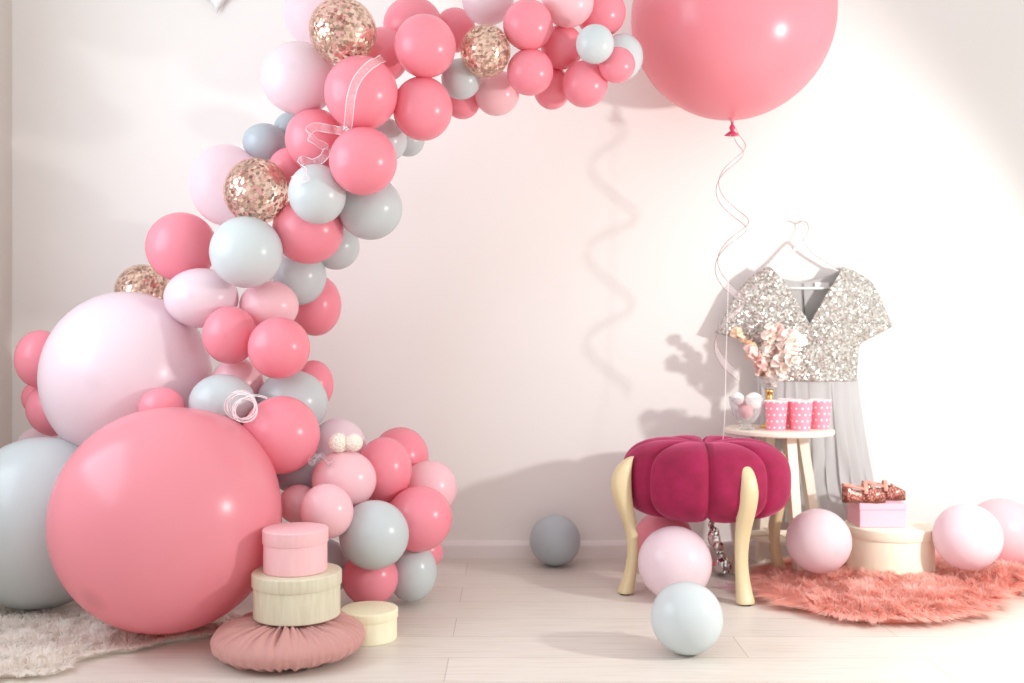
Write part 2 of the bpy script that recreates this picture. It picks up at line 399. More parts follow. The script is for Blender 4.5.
# (name, px, py, rx, ry, material, base distance, label) — listed from front to back
GAR = [
 # big ones
 (164, 521, 117, 115, 'pinkbig', 2.87, 'huge deep pink balloon resting on the white fur rug'),
 (327, 511, 25.5, 27, 'light', 2.95, 'small light pink balloon just above the blush round box'),
 (374, 535, 34, 34, 'grey', 3.00, 'grey balloon above the small yellow box, right of the blush round box'),
 (344, 480, 31.5, 29, 'light', 3.0, 'light pink balloon directly under the two white thread balls'),
 (281, 435, 38, 38, 'pink', 2.98, 'large pink balloon right of the coiled clear ribbon'),
 (419, 519, 32.5, 32, 'pink', 3.1, 'bright pink balloon at the right foot of the garland, above a pale grey one'),
 (384, 470, 27, 32, 'pink', 3.1, 'pink balloon touching the right side of the white thread balls'),
 (429, 489, 27, 28, 'light', 3.15, 'light pink balloon at the outer right edge of the garland foot'),
 (400, 458, 28, 30, 'pink', 3.2, 'pink balloon peeking over the top of the garland foot behind another pink one'),
 (370, 578, 27.5, 27, 'pink', 3.1, 'pink balloon on the floor behind the small yellow box'),
 (412, 572, 24, 29.5, 'grey', 3.18, 'grey balloon on the floor at the right end of the garland'),
 (322, 568, 28, 29, 'grey', 3.2, 'grey balloon on the floor behind the stacked round boxes'),
 (298, 504, 19, 19, 'light', 3.1, 'half-hidden light pink balloon between the huge pink balloon and the blush box'),
 (300, 472, 30, 21, 'greydk', 3.1, 'shaded grey balloon below the large pink one beside the ribbon coil'),  # grey balloon in shadow: the darker latex carries the shade
 (338, 446, 27, 27, 'pale', 3.2, 'pale pink balloon behind the two white thread balls'),
 (378, 510, 16, 16, 'light', 3.2, 'little light pink balloon wedged behind the front grey balloon'),
 (424, 552, 18, 18, 'pink', 3.3, 'pink balloon showing as a sliver at the floor-side right edge of the garland'),
 (162, 408, 23, 20, 'pink', 3.08, 'small pink balloon squeezed between the pale and deep pink giants'),
 (125, 378, 87.5, 86.5, 'pale', 3.2, 'very large pale pink balloon above the huge deep pink one'),
 (38, 524, 88, 87, 'grey', 3.15, 'very large grey balloon by the left wall behind the fur rug'),
 (40, 359, 25, 28, 'pink', 3.4, 'pink balloon by the left wall, topmost of those behind the pale giant'),
 (52, 410, 25, 26, 'pink', 3.4, 'pink balloon between the pale giant and the grey giant'),
 (37, 398, 15, 16, 'pink', 3.5, 'small pink balloon hidden between two pink ones by the left wall'),
 (38, 450, 22, 22, 'sheer', 3.5, 'sheer pale pink balloon peeking over the grey giant'),
 # middle column
 (222, 403, 33, 28, 'grey', 3.12, 'grey balloon behind the clear ribbon coil'),
 (292, 403, 35, 32, 'grey', 3.12, 'grey balloon behind and above the large pink one right of the ribbon coil'),
 (279, 348, 30.5, 30, 'pink', 3.12, 'pink balloon in the middle of the garland, front right of its pink pair'),
 (230, 335, 27, 28, 'pink', 3.18, 'pink balloon just right of the pale giant, left of its pink pair'),
 (237, 384, 26, 25, 'light', 3.25, 'light pink balloon below the pink pair and above the ribbon coil'),
 (313, 385, 20, 24, 'pink', 3.3, 'pink balloon peeking out right of the grey balloon in the lower garland'),
 (201, 298, 37, 29, 'pale', 3.2, 'pale pink balloon resting on the top right of the pale giant'),
 (246, 252, 36, 35, 'white', 3.15, 'large whitish grey balloon under the gold confetti one in the garland bend'),
 (269, 306, 29, 25, 'light', 3.3, 'light pink balloon between the whitish grey balloon and the pink pair'),
 (298, 276, 27.5, 28.5, 'grey', 3.25, 'grey balloon right of the light pink one in mid garland'),
 (315, 305, 25.5, 30, 'pink', 3.4, 'pink balloon at the right edge of the garland beneath the grey ones'),
 (256, 191, 32, 33, 'clear', 3.1, 'gold confetti balloon left of the grey one with curled ribbon'),
 (317, 194, 28, 29.5, 'white', 3.1, 'whitish grey balloon right under the end of the curled ribbon'),
 (308, 230, 35, 33, 'pink', 3.22, 'pink balloon below the whitish grey one with the ribbon'),
 (336, 246, 23, 23, 'grey', 3.4, 'grey balloon half hidden at the inner side, under the bigger round grey one'),
 (181, 247, 35, 34, 'pink', 3.2, 'pink balloon at the outer left of the garland above the pale ones'),
 (143, 292, 28, 27, 'clear', 3.35, 'gold confetti balloon peeking over the pale giant'),
 (226, 185, 36, 40, 'sheer', 3.3, 'see-through pale pink balloon left of the confetti one'),
 (363, 161, 33, 33.5, 'pink', 3.05, 'pink balloon right of the curled ribbon, above two grey ones'),
 (370, 208, 31.5, 31, 'grey', 3.25, 'round grey balloon at the inner edge of the bend, under a pink one'),
 (361, 93, 36, 37, 'pink', 3.08, 'pink balloon with the glitter ribbon hanging down over it'),
 (316, 140, 30, 31, 'pink', 3.2, 'deep pink balloon behind the curls of the glitter ribbon'),
 (290, 168, 21, 20, 'pink', 3.3, 'small pink balloon tucked between two others beside the confetti one'),
 (385, 140, 21, 22, 'white', 3.3, 'pale grey balloon between three pink ones near the bend'),
 (265, 142, 22, 18, 'greydk', 3.35, 'dark grey balloon at the outer edge of the bend'),
 (291, 130, 17, 18, 'greydk', 3.42, 'dark grey balloon behind the ribbon curls, its left part showing'),
 (408, 140, 16, 16, 'grey', 3.5, 'little grey balloon at the inner edge of the arch under a pink one'),
 # top arch
 (342.5, 31, 33.5, 33.5, 'clear', 3.1, 'largest gold confetti balloon at the top of the arch'),
 (425, 46, 29.7, 31.5, 'pink', 3.1, 'pink balloon in front at the arch top, left of a small confetti one'),
 (422.5, 108.5, 29, 31.5, 'pink', 3.15, 'pink balloon hanging lowest on the arch beside the inner edge'),
 (299, 78, 37.5, 36, 'pale', 3.2, 'pale pink balloon at the outer shoulder of the arch'),
 (382, 55, 27, 27, 'pink', 3.3, 'pink balloon behind the largest confetti balloon, to its right'),
 (413, 26, 29, 29, 'pink', 3.4, 'pink balloon behind the front pink one at the arch top'),
 (318, 14, 34, 34, 'sheer', 3.4, 'see-through pale pink balloon behind the largest confetti one'),
 (485.5, 51, 24.5, 26.5, 'clear', 3.15, 'small gold confetti balloon between pink ones on the arch'),
 (461, 79, 19, 20, 'grey', 3.25, 'small grey balloon under the small confetti one'),
 (455, 30, 20, 22, 'pink', 3.35, 'pink balloon behind the small confetti one, left side'),
 (462, 101, 17.5, 17.5, 'pink', 3.4, 'pink balloon under the small grey one on the arch'),
 (488, 0, 25, 25, 'pale', 3.3, 'pale pink balloon cut by the top edge above the small confetti one'),
 (528, 25, 24, 25.5, 'pink', 3.15, 'pink balloon upper right of the small confetti one'),
 (530, 72, 22.5, 23, 'pink', 3.18, 'pink balloon lower right of the small confetti one'),
 (497, 93, 22, 22, 'light', 3.35, 'light pink balloon under the small confetti one'),
 (595, 44, 18.4, 19.4, 'white', 3.1, 'small mint-white balloon at the front of the arch end'),
 (568, 2, 25, 25, 'light', 3.2, 'light pink balloon at the top edge near the arch end'),
 (617, 65, 17.5, 17.5, 'pink', 3.15, 'smallest pink balloon at the arch end, in front of a grey one'),
 (585, 84, 22, 23, 'pink', 3.18, 'pink balloon hanging under the small mint-white one'),
 (562, 47, 20.5, 22, 'pink', 3.28, 'pink balloon left of the small mint-white one'),
 (601, 13, 24, 24, 'pink', 3.3, 'pink balloon above the small mint-white one'),
 (622, 57, 20.5, 23, 'white', 3.3, 'grey balloon at the tip of the arch behind the smallest pink one'),
 (552, 88, 18, 21, 'pink', 3.35, 'pink balloon peeking out at the underside near the arch end'),
]
placed = []     # (centre, radius)
def fit(px, py, rx, ry, D):
    """centre and half sizes of the ellipsoid whose outline spans px-rx..px+rx and py-ry..py+ry at distance D"""
    res = []
    for c_, r_ in ((px-CX, rx), (CY-py, ry)):
        a0, a1 = math.atan((c_-r_)/F), math.atan((c_+r_)/F); m_ = (a0+a1)/2
        p_ = D*math.tan(m_); res.append((p_, math.hypot(p_, D)*math.sin((a1-a0)/2)))
    return Vector((res[0][0], D, CH+res[1][0])), res[0][1], res[1][1]
def solve(px, py, rx, ry, base):
    r_px = (rx+ry)/2; D = base
    for _ in range(400):
        c, hx, hz = fit(px, py, rx, ry, D); R = (hx+hz)/2
        bad = False
        for (c2, R2) in placed:
            if (c-c2).length < .93*(R+R2): bad = True; break
        if not bad: break
        if D+R*1.0 > WALL-.004: break
        D += .01
    return D, bad
cents = {}
garland_group = 'balloons of the pink and grey garland'
for i, (px, py, rx, ry, mk, base, label) in enumerate(GAR):
    if rx < 60: rx, ry = rx*1.02+.4, ry*1.02+.4
    D, bad = solve(px, py, rx, ry, base)
    c, hx, hz = fit(px, py, rx, ry, D); R = (hx+hz)/2
    if c.z-hz < 0.0: c.z = hz
    if c.x-R < LEFTX+.005 : c.x = LEFTX+R+.005
    if bad: print('crowded:', label, round(D, 2))
    placed.append((c, R)); cents[i] = (c, R)
    big = max(rx, ry) > 60
    o = bpy.data.objects.new('balloon' if mk != 'clear' else 'confetti_balloon', bmesh_for(mk, big)); COL.objects.link(o)
    room = WALL-.004-c.y
    ky = min(1.0, room/(R*1.32))
    ky = max(ky, .80)
    o.location = c; o.scale = (hx, R*ky, hz)
    tag(o, label, 'balloon', garland_group)
    if i == 0:   # its tip points low and to the left, as seen on the photo
        tgt = Vector((-.357, -.76, -.53)).normalized()
        o.rotation_mode = 'QUATERNION'; o.rotation_quaternion = Vector((0, -1, 0)).rotation_difference(tgt); o.scale = (R, R, R)
    elif not big:
        o.rotation_euler = (random.uniform(-.12, .12), random.uniform(-.6, .6), random.uniform(-.15, .15)) if abs(rx-ry) < 2 else (0, 0, 0)
    if mk == 'clear':
        cf = bpy.data.objects.new('confetti', confetti_mesh(i, 800)); COL.objects.link(cf); cf.parent = o
        cf['kind'] = 'stuff'

def front(px, py):
    """nearest garland surface seen through a point of the picture plane (to lay ribbon on the balloons)"""
    d = P(px, py, 1)-Vector((0, 0, CH)); d.normalize(); best = None
    for (c, R) in placed:
        oc = Vector((0, 0, CH))-c; b_ = oc.dot(d); q = b_*b_-(oc.dot(oc)-R*R)
        if q > 0:
            t = -b_-math.sqrt(q)
            if best is None or t < best: best = t
    return best*d.y if best else 3.2

def loose(px, py, r_, D, mk, label, on=None, ry=None, group='loose balloons on the floor'):
    c, R, hz_ = fit(px, py, r_, r_, D)
    if on is not None: c.z = on+R
    o = bpy.data.objects.new('balloon', bmesh_for(mk)); COL.objects.link(o)
    o.location = c; o.scale = (R, R, R); o.rotation_euler = (.2, random.uniform(-1, 1), random.uniform(-.3, .3))
    if ry: o.scale.z = ry*D/F
    placed.append((c, R)); print('loose', label[:30], 'bottom', round(c.z-R, 3), 'D', D)
    return tag(o, label, 'balloon', group)
loose(687, 617.5, 36.4, 2.722, 'white', 'pale blue-grey balloon alone on the open floor in front of the stool', on=0)
loose(675, 560, 37.2, 3.29, 'pale', 'pale pink balloon under the crimson stool', on=0)
loose(664, 539, 31, 3.68, 'pink', 'deep pink balloon under the stool behind the pale one', on=0)
loose(555, 539, 25.5, 3.79, 'greydk', 'grey balloon alone against the baseboard left of the stool', on=0)
loose(819, 541, 33.3, 3.42, 'pale', 'pale pink balloon on the coral rug left of the round butter box')
loose(968, 537, 36, 3.42, 'pale', 'pale pink balloon on the rug right of the round butter box')
loose(1003, 533, 38.5, 3.72, 'light', 'pink balloon against the wall behind the pale one, farthest right')
loose(920, 546, 21.5, 3.80, 'light', 'pink balloon mostly hidden behind the shoe box', on=0)

# floating giant with ribbon and string
D = 3.54; c, R, hz = fit(734.5, 14, 103.5, 103, D)
t = empty('floating_balloon', c, 'giant pink balloon floating above the dress, with knot and curly ribbon', 'balloon')
prof = []
for i in range(81):
    a = PI*i/80; z = math.cos(a); r_ = math.sin(a)
    if z < -.86: z = -.86+(z+.86)*1.05
    prof.append((r_, z))
prof = [p for p in prof if not (p[1] < -.9 and p[0] < .035)]
prof += [(.022, -1.02), (.014, -1.05)]
bm = lathe(prof, 96)
me = bpy.data.meshes.new('skin'); bmesh.ops.recalc_face_normals(bm, faces=bm.faces); bm.to_mesh(me); bm.free()
o = link('skin', me, M['pinkbig'], t); o.scale = (R, R, R)
bm = lathe([(0, .006), (.006, .004), (.004, -.008), (.009, -.014), (.011, -.022), (.006, -.029), (.010, -.036), (.020, -.046), (.017, -.048), (0, -.040)], 24)
for v in bm.verts:
    if v.co.z < -.03: v.co.x *= 1.25*(1+.2*math.sin(5*math.atan2(v.co.y, v.co.x)))
o = frombm('knot', bm, M['hot'], t, (0, 0, -R*1.045))
o['label'] = 'dark pink twisted knot'
knotw = Vector((c.x, c.y, c.z-R*1.045-.03))

def strip(name, pts, wdirs, w, mt, parent=None, loc=(0, 0, 0)):
    vs = []; fs = []
    for p, d_ in zip(pts, wdirs):
        d_ = d_.normalized(); vs.append(Vector(p)-d_*w/2-Vector(loc)); vs.append(Vector(p)+d_*w/2-Vector(loc))
    for i in range(len(pts)-1): fs.append((2*i, 2*i+1, 2*i+3, 2*i+2))
    return mesh(name, vs, fs, mt, parent, fix=False)
def ribbon(name, label, pts, wdirs, w, edge='film_edge', er=.0014, group=None, parent=None):
    base = Vector(pts[0])
    if parent is None: r_ = empty(name, base, label, 'ribbon', group)
    else: r_ = parent; base = Vector(parent.location)
    f_ = strip('ribbon_film' if parent else 'film', pts, wdirs, w, M['film'], r_, base)
    for s in (-1, 1):
        q = [Vector(p)+d_.normalized()*s*w/2-base for p, d_ in zip(pts, wdirs)]
        frombm('ribbon_edge' if parent else 'edge', sweep(q, [er]*len(q), 5), M[edge], f_)
    return r_
# hanging corkscrew ribbon
pts = []; wd = []
n = 150
for i in range(n+1):
    s = i/n; py = 128+s*245
    ph = (py-128)/39.0*PI/1.0*1.0
    x_ = 735-7*s; amp = 17*min(1, .25+s*4)*(1-.25*s)
    D_ = knotw.y-.01+.045*math.cos(ph)*min(1, s*4)
    pts.append(P(x_+amp*math.sin(ph), py+5*math.cos(ph), D_))
for i in range(n+1):
    tdir = (pts[min(i+1, n)]-pts[max(i-1, 0)]).normalized()
    wd.append((Vector((.35, 0, 1))-tdir*.35).normalized())
ribbon('curling_ribbon', 'clear silver-edged corkscrew ribbon hanging from the giant floating balloon', pts, wd, .034)
q = [knotw+Vector((-.006, 0, 0)), P(729, 250, knotw.y), P(726, 360, knotw.y+.0), P(723, 440, knotw.y-.02), Vector((P(722, 440, 3.5).x, 3.75, .002))]
q = spline(q, 10)
o = frombm('balloon_string', sweep([p-knotw for p in q], [.0011]*len(q), 6), M['string'], None, knotw)
tag(o, 'thin white string dropping from the giant floating balloon to the floor', 'string')

# ribbon on the garland bend
path = [(383, 58), (369, 66), (357, 80), (351, 98), (348, 126), (345, 131), (330, 129), (315, 127), (308, 134), (318, 143), (326, 148), (324, 157), (313, 163), (303, 160), (300, 166), (308, 173), (304, 178), (292, 181)]
pp = spline([Vector((a, b_, 0)) for a, b_ in path], 7)
pts = []; wd = []
for i, p in enumerate(pp):
    D_ = front(p.x, p.y)-.022-.012*math.sin(i*.35)
    pts.append((p.x, p.y, D_))
sm = []
for i in range(len(pts)):
    k0 = max(0, i-6); k1 = min(len(pts), i+7); sm.append(min(sum(q[2] for q in pts[k0:k1])/(k1-k0), pts[i][2]))
pts = [P(p[0], p[1], d_) for p, d_ in zip(pts, sm)]
for i, p in enumerate(pts):
    t_ = (pts[min(i+1, len(pts)-1)]-pts[max(i-1, 0)]).normalized()
    s = i/len(pts)
    if s < .3: w_ = Vector((0, -1, 0)).cross(t_)+Vector((0, .4, 0))
    else: w_ = Vector((-.35, -.2, 1))
    w_ -= t_*w_.dot(t_); wd.append(w_.normalized() if w_.length > .1 else Vector((1, 0, 0)))
ribbon('curling_ribbon', 'clear glitter ribbon draped and curled over the pink balloons of the bend', pts, wd, .024, 'film_edge_w', .0012)
# ribbon coil lower
pts = []; wd = []
n = 170
D0 = min(front(240, 405), front(255, 405), front(228, 400))-.03
for i in range(n+1):
    s = i/n; a = -2.2+s*2*PI*4.2
    rr = 15.5-5.0*s+1.5*math.sin(a*.7); cx_ = 240+6*s; cy_ = 404+7*s
    if s > .86:
        k = (s-.86)/.14; cx_ += 10*k; rr += 10*k; cy_ += 2*k
    pts.append(P(cx_+rr*math.cos(a), cy_+rr*math.sin(a)*.95, D0-.07*s))
    wd.append(Vector((.18*math.cos(a), -1, .18*math.sin(a))))
ribbon('curling_ribbon', 'coiled clear ribbon sitting between two grey balloons above the deep pink giant', pts, wd, .016, 'film_edge_w', .0012)
# silver ribbon stub below thread balls
pts = []; wd = []
D0 = front(325, 462)-.03
for i in range(40):
    s = i/39; x_ = 308+24*s; y_ = 459+4*math.sin(s*9)
    pts.append(P(x_, y_, min(D0, front(x_, y_)-.012))); wd.append(Vector((.2, -.3, 1)))
ribbon('curling_ribbon', 'short silver ribbon crumpled below the white thread balls', pts, wd, .016, 'film_edge', .0016)
for k, (px, py, r_, lab) in enumerate(((338.5, 443, 10, 'knotted white thread ball, the larger one on the left'), (354, 442.5, 8.8, 'plain white thread ball touching the knotted one on its right'))):
    D_ = front(px, py)-r_*3/F-.002
    D_ = min(D_, placed[3][0].y-.02)
    bm = bmesh.new(); bmesh.ops.create_icosphere(bm, subdivisions=5, radius=r_*D_/F)
    for v in bm.verts:
        th = math.atan2(v.co.z, v.co.x); nn = v.co.normalized()
        v.co *= 1+(.06 if k == 0 else .025)*(abs(math.sin(nn.y*14+th*3))*abs(math.sin(nn.y*14-th*3))-.5)
    tag(frombm('thread_ball', bm, M['cotton'], None, P(px, py, D_)), lab, 'ornament', 'white thread balls on the garland')

# ------------------------------------------------------------------ white paper heart at the top edge
bm = bmesh.new(); n = 60; ring = []
hc = P(217, -32, WALL-.022)
for k in range(n):
    a = 2*PI*k/n; x = 16*math.sin(a)**3; z = 13*math.cos(a)-5*math.cos(2*a)-2*math.cos(3*a)-math.cos(4*a)
    ring.append((x*.0108, z*.0108))
fr = bm.verts.new((0, -.008, 0)); bk = bm.verts.new((0, .016, 0)); rv = [bm.verts.new((x, 0, z)) for x, z in ring]
rf = [bm.verts.new((x*.8, -.012, z*.8)) for x, z in ring]; rb = [bm.verts.new((x*.8, .012, z*.8)) for x, z in ring]
for k in range(n):
    k2 = (k+1) % n
    bm.faces.new((rf[k], rf[k2], fr)); bm.faces.new((rv[k], rv[k2], rf[k2], rf[k])); bm.faces.new((rb[k2], rb[k], bk)); bm.faces.new((rv[k2], rv[k], rb[k], rb[k2]))
tag(frombm('paper_heart', bm, M['heart_paper'], None, hc), 'white puffed paper heart on the wall, its tip at the top edge', 'wall decoration')

# ------------------------------------------------------------------ rugs
def inside(poly, x, y):
    c_ = False; j = len(poly)-1
    for i in range(len(poly)):
        xi, yi = poly[i]; xj, yj = poly[j]
        if (yi > y) != (yj > y) and x < (xj-xi)*(y-yi)/(yj-yi)+xi: c_ = not c_
        j = i
    return c_
def edge_info(poly, x, y):
    best = 9; bd = (0, 0)
    for i in range(len(poly)):
        x1, y1 = poly[i]; x2, y2 = poly[(i+1) % len(poly)]
        dx, dy = x2-x1, y2-y1; t_ = max(0, min(1, ((x-x1)*dx+(y-y1)*dy)/(dx*dx+dy*dy+1e-9)))
        qx, qy = x1+dx*t_, y1+dy*t_; d_ = math.hypot(x-qx, y-qy)
        if d_ < best: best = d_; bd = ((qx-x)/(d_+1e-6), (qy-y)/(d_+1e-6))
    return best, bd
def floor_pt(px, py, z=0):
    D_ = (CH-z)*F/(py-CY); return ((px-CX)/F*D_, D_)
def rug(name, label, outline, nb, ln, wid, hide, fur, zfn, clump, seed, comb):
    poly = [(p.x, p.y) for p in spline([Vector((*floor_pt(*q), 0)) for q in outline+[outline[0]]], 5)[:-1]]
    xs = [p[0] for p in poly]; ys = [p[1] for p in poly]
    c0 = (sum(xs)/len(xs), sum(ys)/len(ys))
    r_ = empty(name, (c0[0], c0[1], 0), label, 'rug')
    # hide base
    bm = bmesh.new(); rings = []
    for k, (s, h) in enumerate(((.965, 0.0), (.965, .004), (.92, .008), (.7, .011), (.4, .011))):
        rings.append([bm.verts.new(((x-c0[0])*s, (y-c0[1])*s, h+(zfn(c0[0]+(x-c0[0])*s, c0[1]+(y-c0[1])*s) if k else 0))) for x, y in poly])
    for a, b_ in zip(rings, rings[1:]):
        for k in range(len(poly)): bm.faces.new((a[k], a[(k+1) % len(poly)], b_[(k+1) % len(poly)], b_[k]))
    bm.faces.new(rings[-1]); bm.faces.new(rings[0][::-1])
    frombm('hide', bm, hide, r_)
    rnd = random.Random(seed); V = []; Fc = []
    while len(V) < nb*5:
        x = rnd.uniform(min(xs), max(xs)); y = rnd.uniform(min(ys), max(ys))
        if not inside(poly, x, y): continue
        ed, (ex, ey) = edge_info(poly, x, y)
        if ed > .05 and rnd.random() < .25: continue
        nx = noise.noise(Vector((x*clump, y*clump, seed))); ny = noise.noise(Vector((x*clump, y*clump, seed+9)))
        n2 = noise.noise(Vector((x*clump*3.3, y*clump*3.3, seed+4))); n3 = noise.noise(Vector((x*clump*3.3, y*clump*3.3, seed+14)))
        k = max(0, 1-ed/.06)
        lx = nx*1.6+n2*1.1+ex*k*1.6+rnd.gauss(0, .16)+comb[0]; ly = ny*1.6+n3*1.1+ey*k*1.6+rnd.gauss(0, .16)+comb[1]
        l_ = ln*rnd.uniform(.7, 1.15)*(1-.1*k); v_ = Vector((lx, ly, 1.0)).normalized()
        b0 = Vector((x-c0[0], y-c0[1], .008+zfn(x, y)))
        side = (Vector((-ly, lx, 0)).normalized()+Vector((rnd.gauss(0, .35), rnd.gauss(0, .35), 0))).normalized()*wid*rnd.uniform(.7, 1.3)
        mid = b0+v_*l_*.55; tip = b0+v_*l_+Vector((lx, ly, -.9))*l_*.28
        if tip.z < .004: tip.z = .004
        i0 = len(V); V += [b0-side, b0+side, mid+side*.8, mid-side*.8, tip]
        Fc += [(i0, i0+1, i0+2, i0+3), (i0+3, i0+2, i0+4)]
    me = bpy.data.meshes.new('fur'); me.from_pydata(V, [], Fc); me.update()
    o = link('fur', me, fur, r_); o['kind'] = 'stuff'
    return r_
coral = [(757, 590), (772, 602), (806, 613), (850, 622), (900, 625), (948, 622), (988, 614), (997, 604), (988, 597), (1004, 600), (1020, 597), (1030, 588), (1034, 577), (1010, 569), (975, 566), (900, 566), (850, 567), (805, 568), (778, 573), (762, 580)]
def zc(x, y):
    # a fold that rises at the right end
    return .045*math.exp(-((x-1.70)/.09)**2-((y-3.42)/.09)**2) + .006*(1+noise.noise(Vector((x*5, y*5, 0))))
rug('fur_rug', 'coral pink shaggy fur rug under the round butter box', coral, 70000, .062, .0013, M['coral_hide'], M['coral_fur'], zc, 9, 3, (-.15, -.35))
white = [(-130, 684), (-40, 684), (0, 680), (55, 676), (76, 663), (108, 655), (132, 653), (160, 645), (206, 638), (238, 630), (226, 618), (150, 612), (85, 614), (0, 615), (-100, 617)]
def zw(x, y): return .004*(1+noise.noise(Vector((x*6, y*6, 3))))
rug('fur_rug', 'cream white fur rug under the huge deep pink balloon', white, 52000, .030, .0014, M['white_hide'], M['white_fur'], zw, 14, 5, (0, -.2))

# ------------------------------------------------------------------ cushion and round boxes
cc = Vector((P(289, 640, 2.71).x, 2.71, 0)); Rc = .205; Hc = .102
r_ = empty('floor_cushion', cc, 'round dusty pink velvet cushion with gathered pleats under the stacked boxes', 'cushion')
nu, nv = 420, 56; vs = []; fs = []
pl = [noise.noise(Vector((k*.31, 2.2, 0)))*1.2 for k in range(400)]
for j in range(nv+1):
    a = PI*j/nv                     # 0 = top centre, PI = bottom centre
    for i in range(nu):
        th = 2*PI*i/nu
        sr = math.sin(a); cz = math.cos(a)
        rr = Rc*(abs(sr)**.62); z = Hc/2+Hc/2*(1 if cz > 0 else -1)*abs(cz)**.85
        dist_c = rr/Rc
        amp = .0042*max(0, 1-dist_c**3)*min(1, dist_c*4) + .0013
        w1 = math.sin(38*th+5*noise.noise(Vector((math.cos(th)*2.2, math.sin(th)*2.2, 1)))*3+j*.02)
        w2 = noise.noise(Vector((math.cos(th)*14, math.sin(th)*14, j*.04)))
        fold = amp*(.6*w1+2.2*w2)+.0009*math.sin(131*th+9*w2)
        dip = -.030*math.exp(-(dist_c/.25)**2)*(1 if cz > 0 else -1) - (.004 if cz > 0 else 0)
        rr2 = rr*(1+.022*noise.noise(Vector((math.cos(th)*1.3, math.sin(th)*1.3, 5))))+fold*.7*sr
        vs.append((rr2*math.cos(th), rr2*math.sin(th), max(.0005, z+dip+fold*cz*1.2)))
for j in range(nv):
    for i in range(nu):
        a, b_ = j*nu+i, j*nu+(i+1) % nu; fs.append((a, b_, b_+nu, a+nu))
mesh('cover', vs, fs, M['blush_velvet'], r_)
bm = lathe([(0, .006), (.014, .004), (.018, 0), (.014, -.004), (0, -.005)], 24); frombm('button', bm, M['blush_velvet'], r_, (0, 0, Hc-.028))

def round_box(label, x, y, z, R, H, lidh, mt, group=None, name='round_box'):
    r_ = empty(name, (x, y, z), label, 'box', group)
    Rb = R*.972
    bm = lathe([(0, 0), (Rb-.002, 0), (Rb, .002), (Rb, H-lidh+.002), (Rb-.003, H-lidh+.004), (0, H-lidh+.004)], 80)
    frombm('box_body', bm, mt, r_, sharp=40)
    bm = lathe([(Rb-.002, H-lidh), (R, H-lidh), (R+.0006, H-lidh+.001), (R+.0006, H-.003), (R-.0015, H-.0006), (R-.004, H), (0, H+.0008)], 80)
    frombm('lid', bm, mt, r_, sharp=40)
    return r_
x_, y_ = P(297, 600, 2.74).x, 2.74
z0 = Hc
round_box('large cream round box in the middle of the stack on the cushion', x_, y_, z0, .1207, .121, .036, M['cream_box'])
round_box('blush pink round box on top of the large cream one', P(295.5, 550, 2.74).x, 2.74, z0+.1218, .0885, .116, .038, M['pink_box'])
round_box('small pale yellow round box on the floor beside the cushion', P(369, 630, 2.86).x, 2.865, 0, .0815, .087, .026, M['yellow_box'])
bx, by = P(889.5, 560, 3.60).x, 3.60
round_box('butter-coloured round box on the coral rug carrying the shoe box', bx, by, .016, .156, .176, .036, M['butter_box'])
# shoe box
sx0, sy0, sz0 = 1.228, 3.53, .1930
r_ = empty('shoe_box', (sx0+.082, sy0+.068, sz0), 'small pink rectangular shoe box on the butter-coloured round box', 'box')
bm = bmesh.new(); box_bm(bm, -.0815, .0815, -.0675, .0675, 0, .062); bmesh.ops.bevel(bm, geom=bm.edges[:], offset=.0015, segments=2, affect='EDGES'); frombm('box_body', bm, M['shoe_box'], r_, smooth=False)
bm = bmesh.new(); box_bm(bm, -.083, .083, -.069, .069, .0622, .085); bmesh.ops.bevel(bm, geom=bm.edges[:], offset=.0015, segments=2, affect='EDGES'); frombm('lid', bm, M['shoe_box'], r_, smooth=False)
SZ = sz0+.085

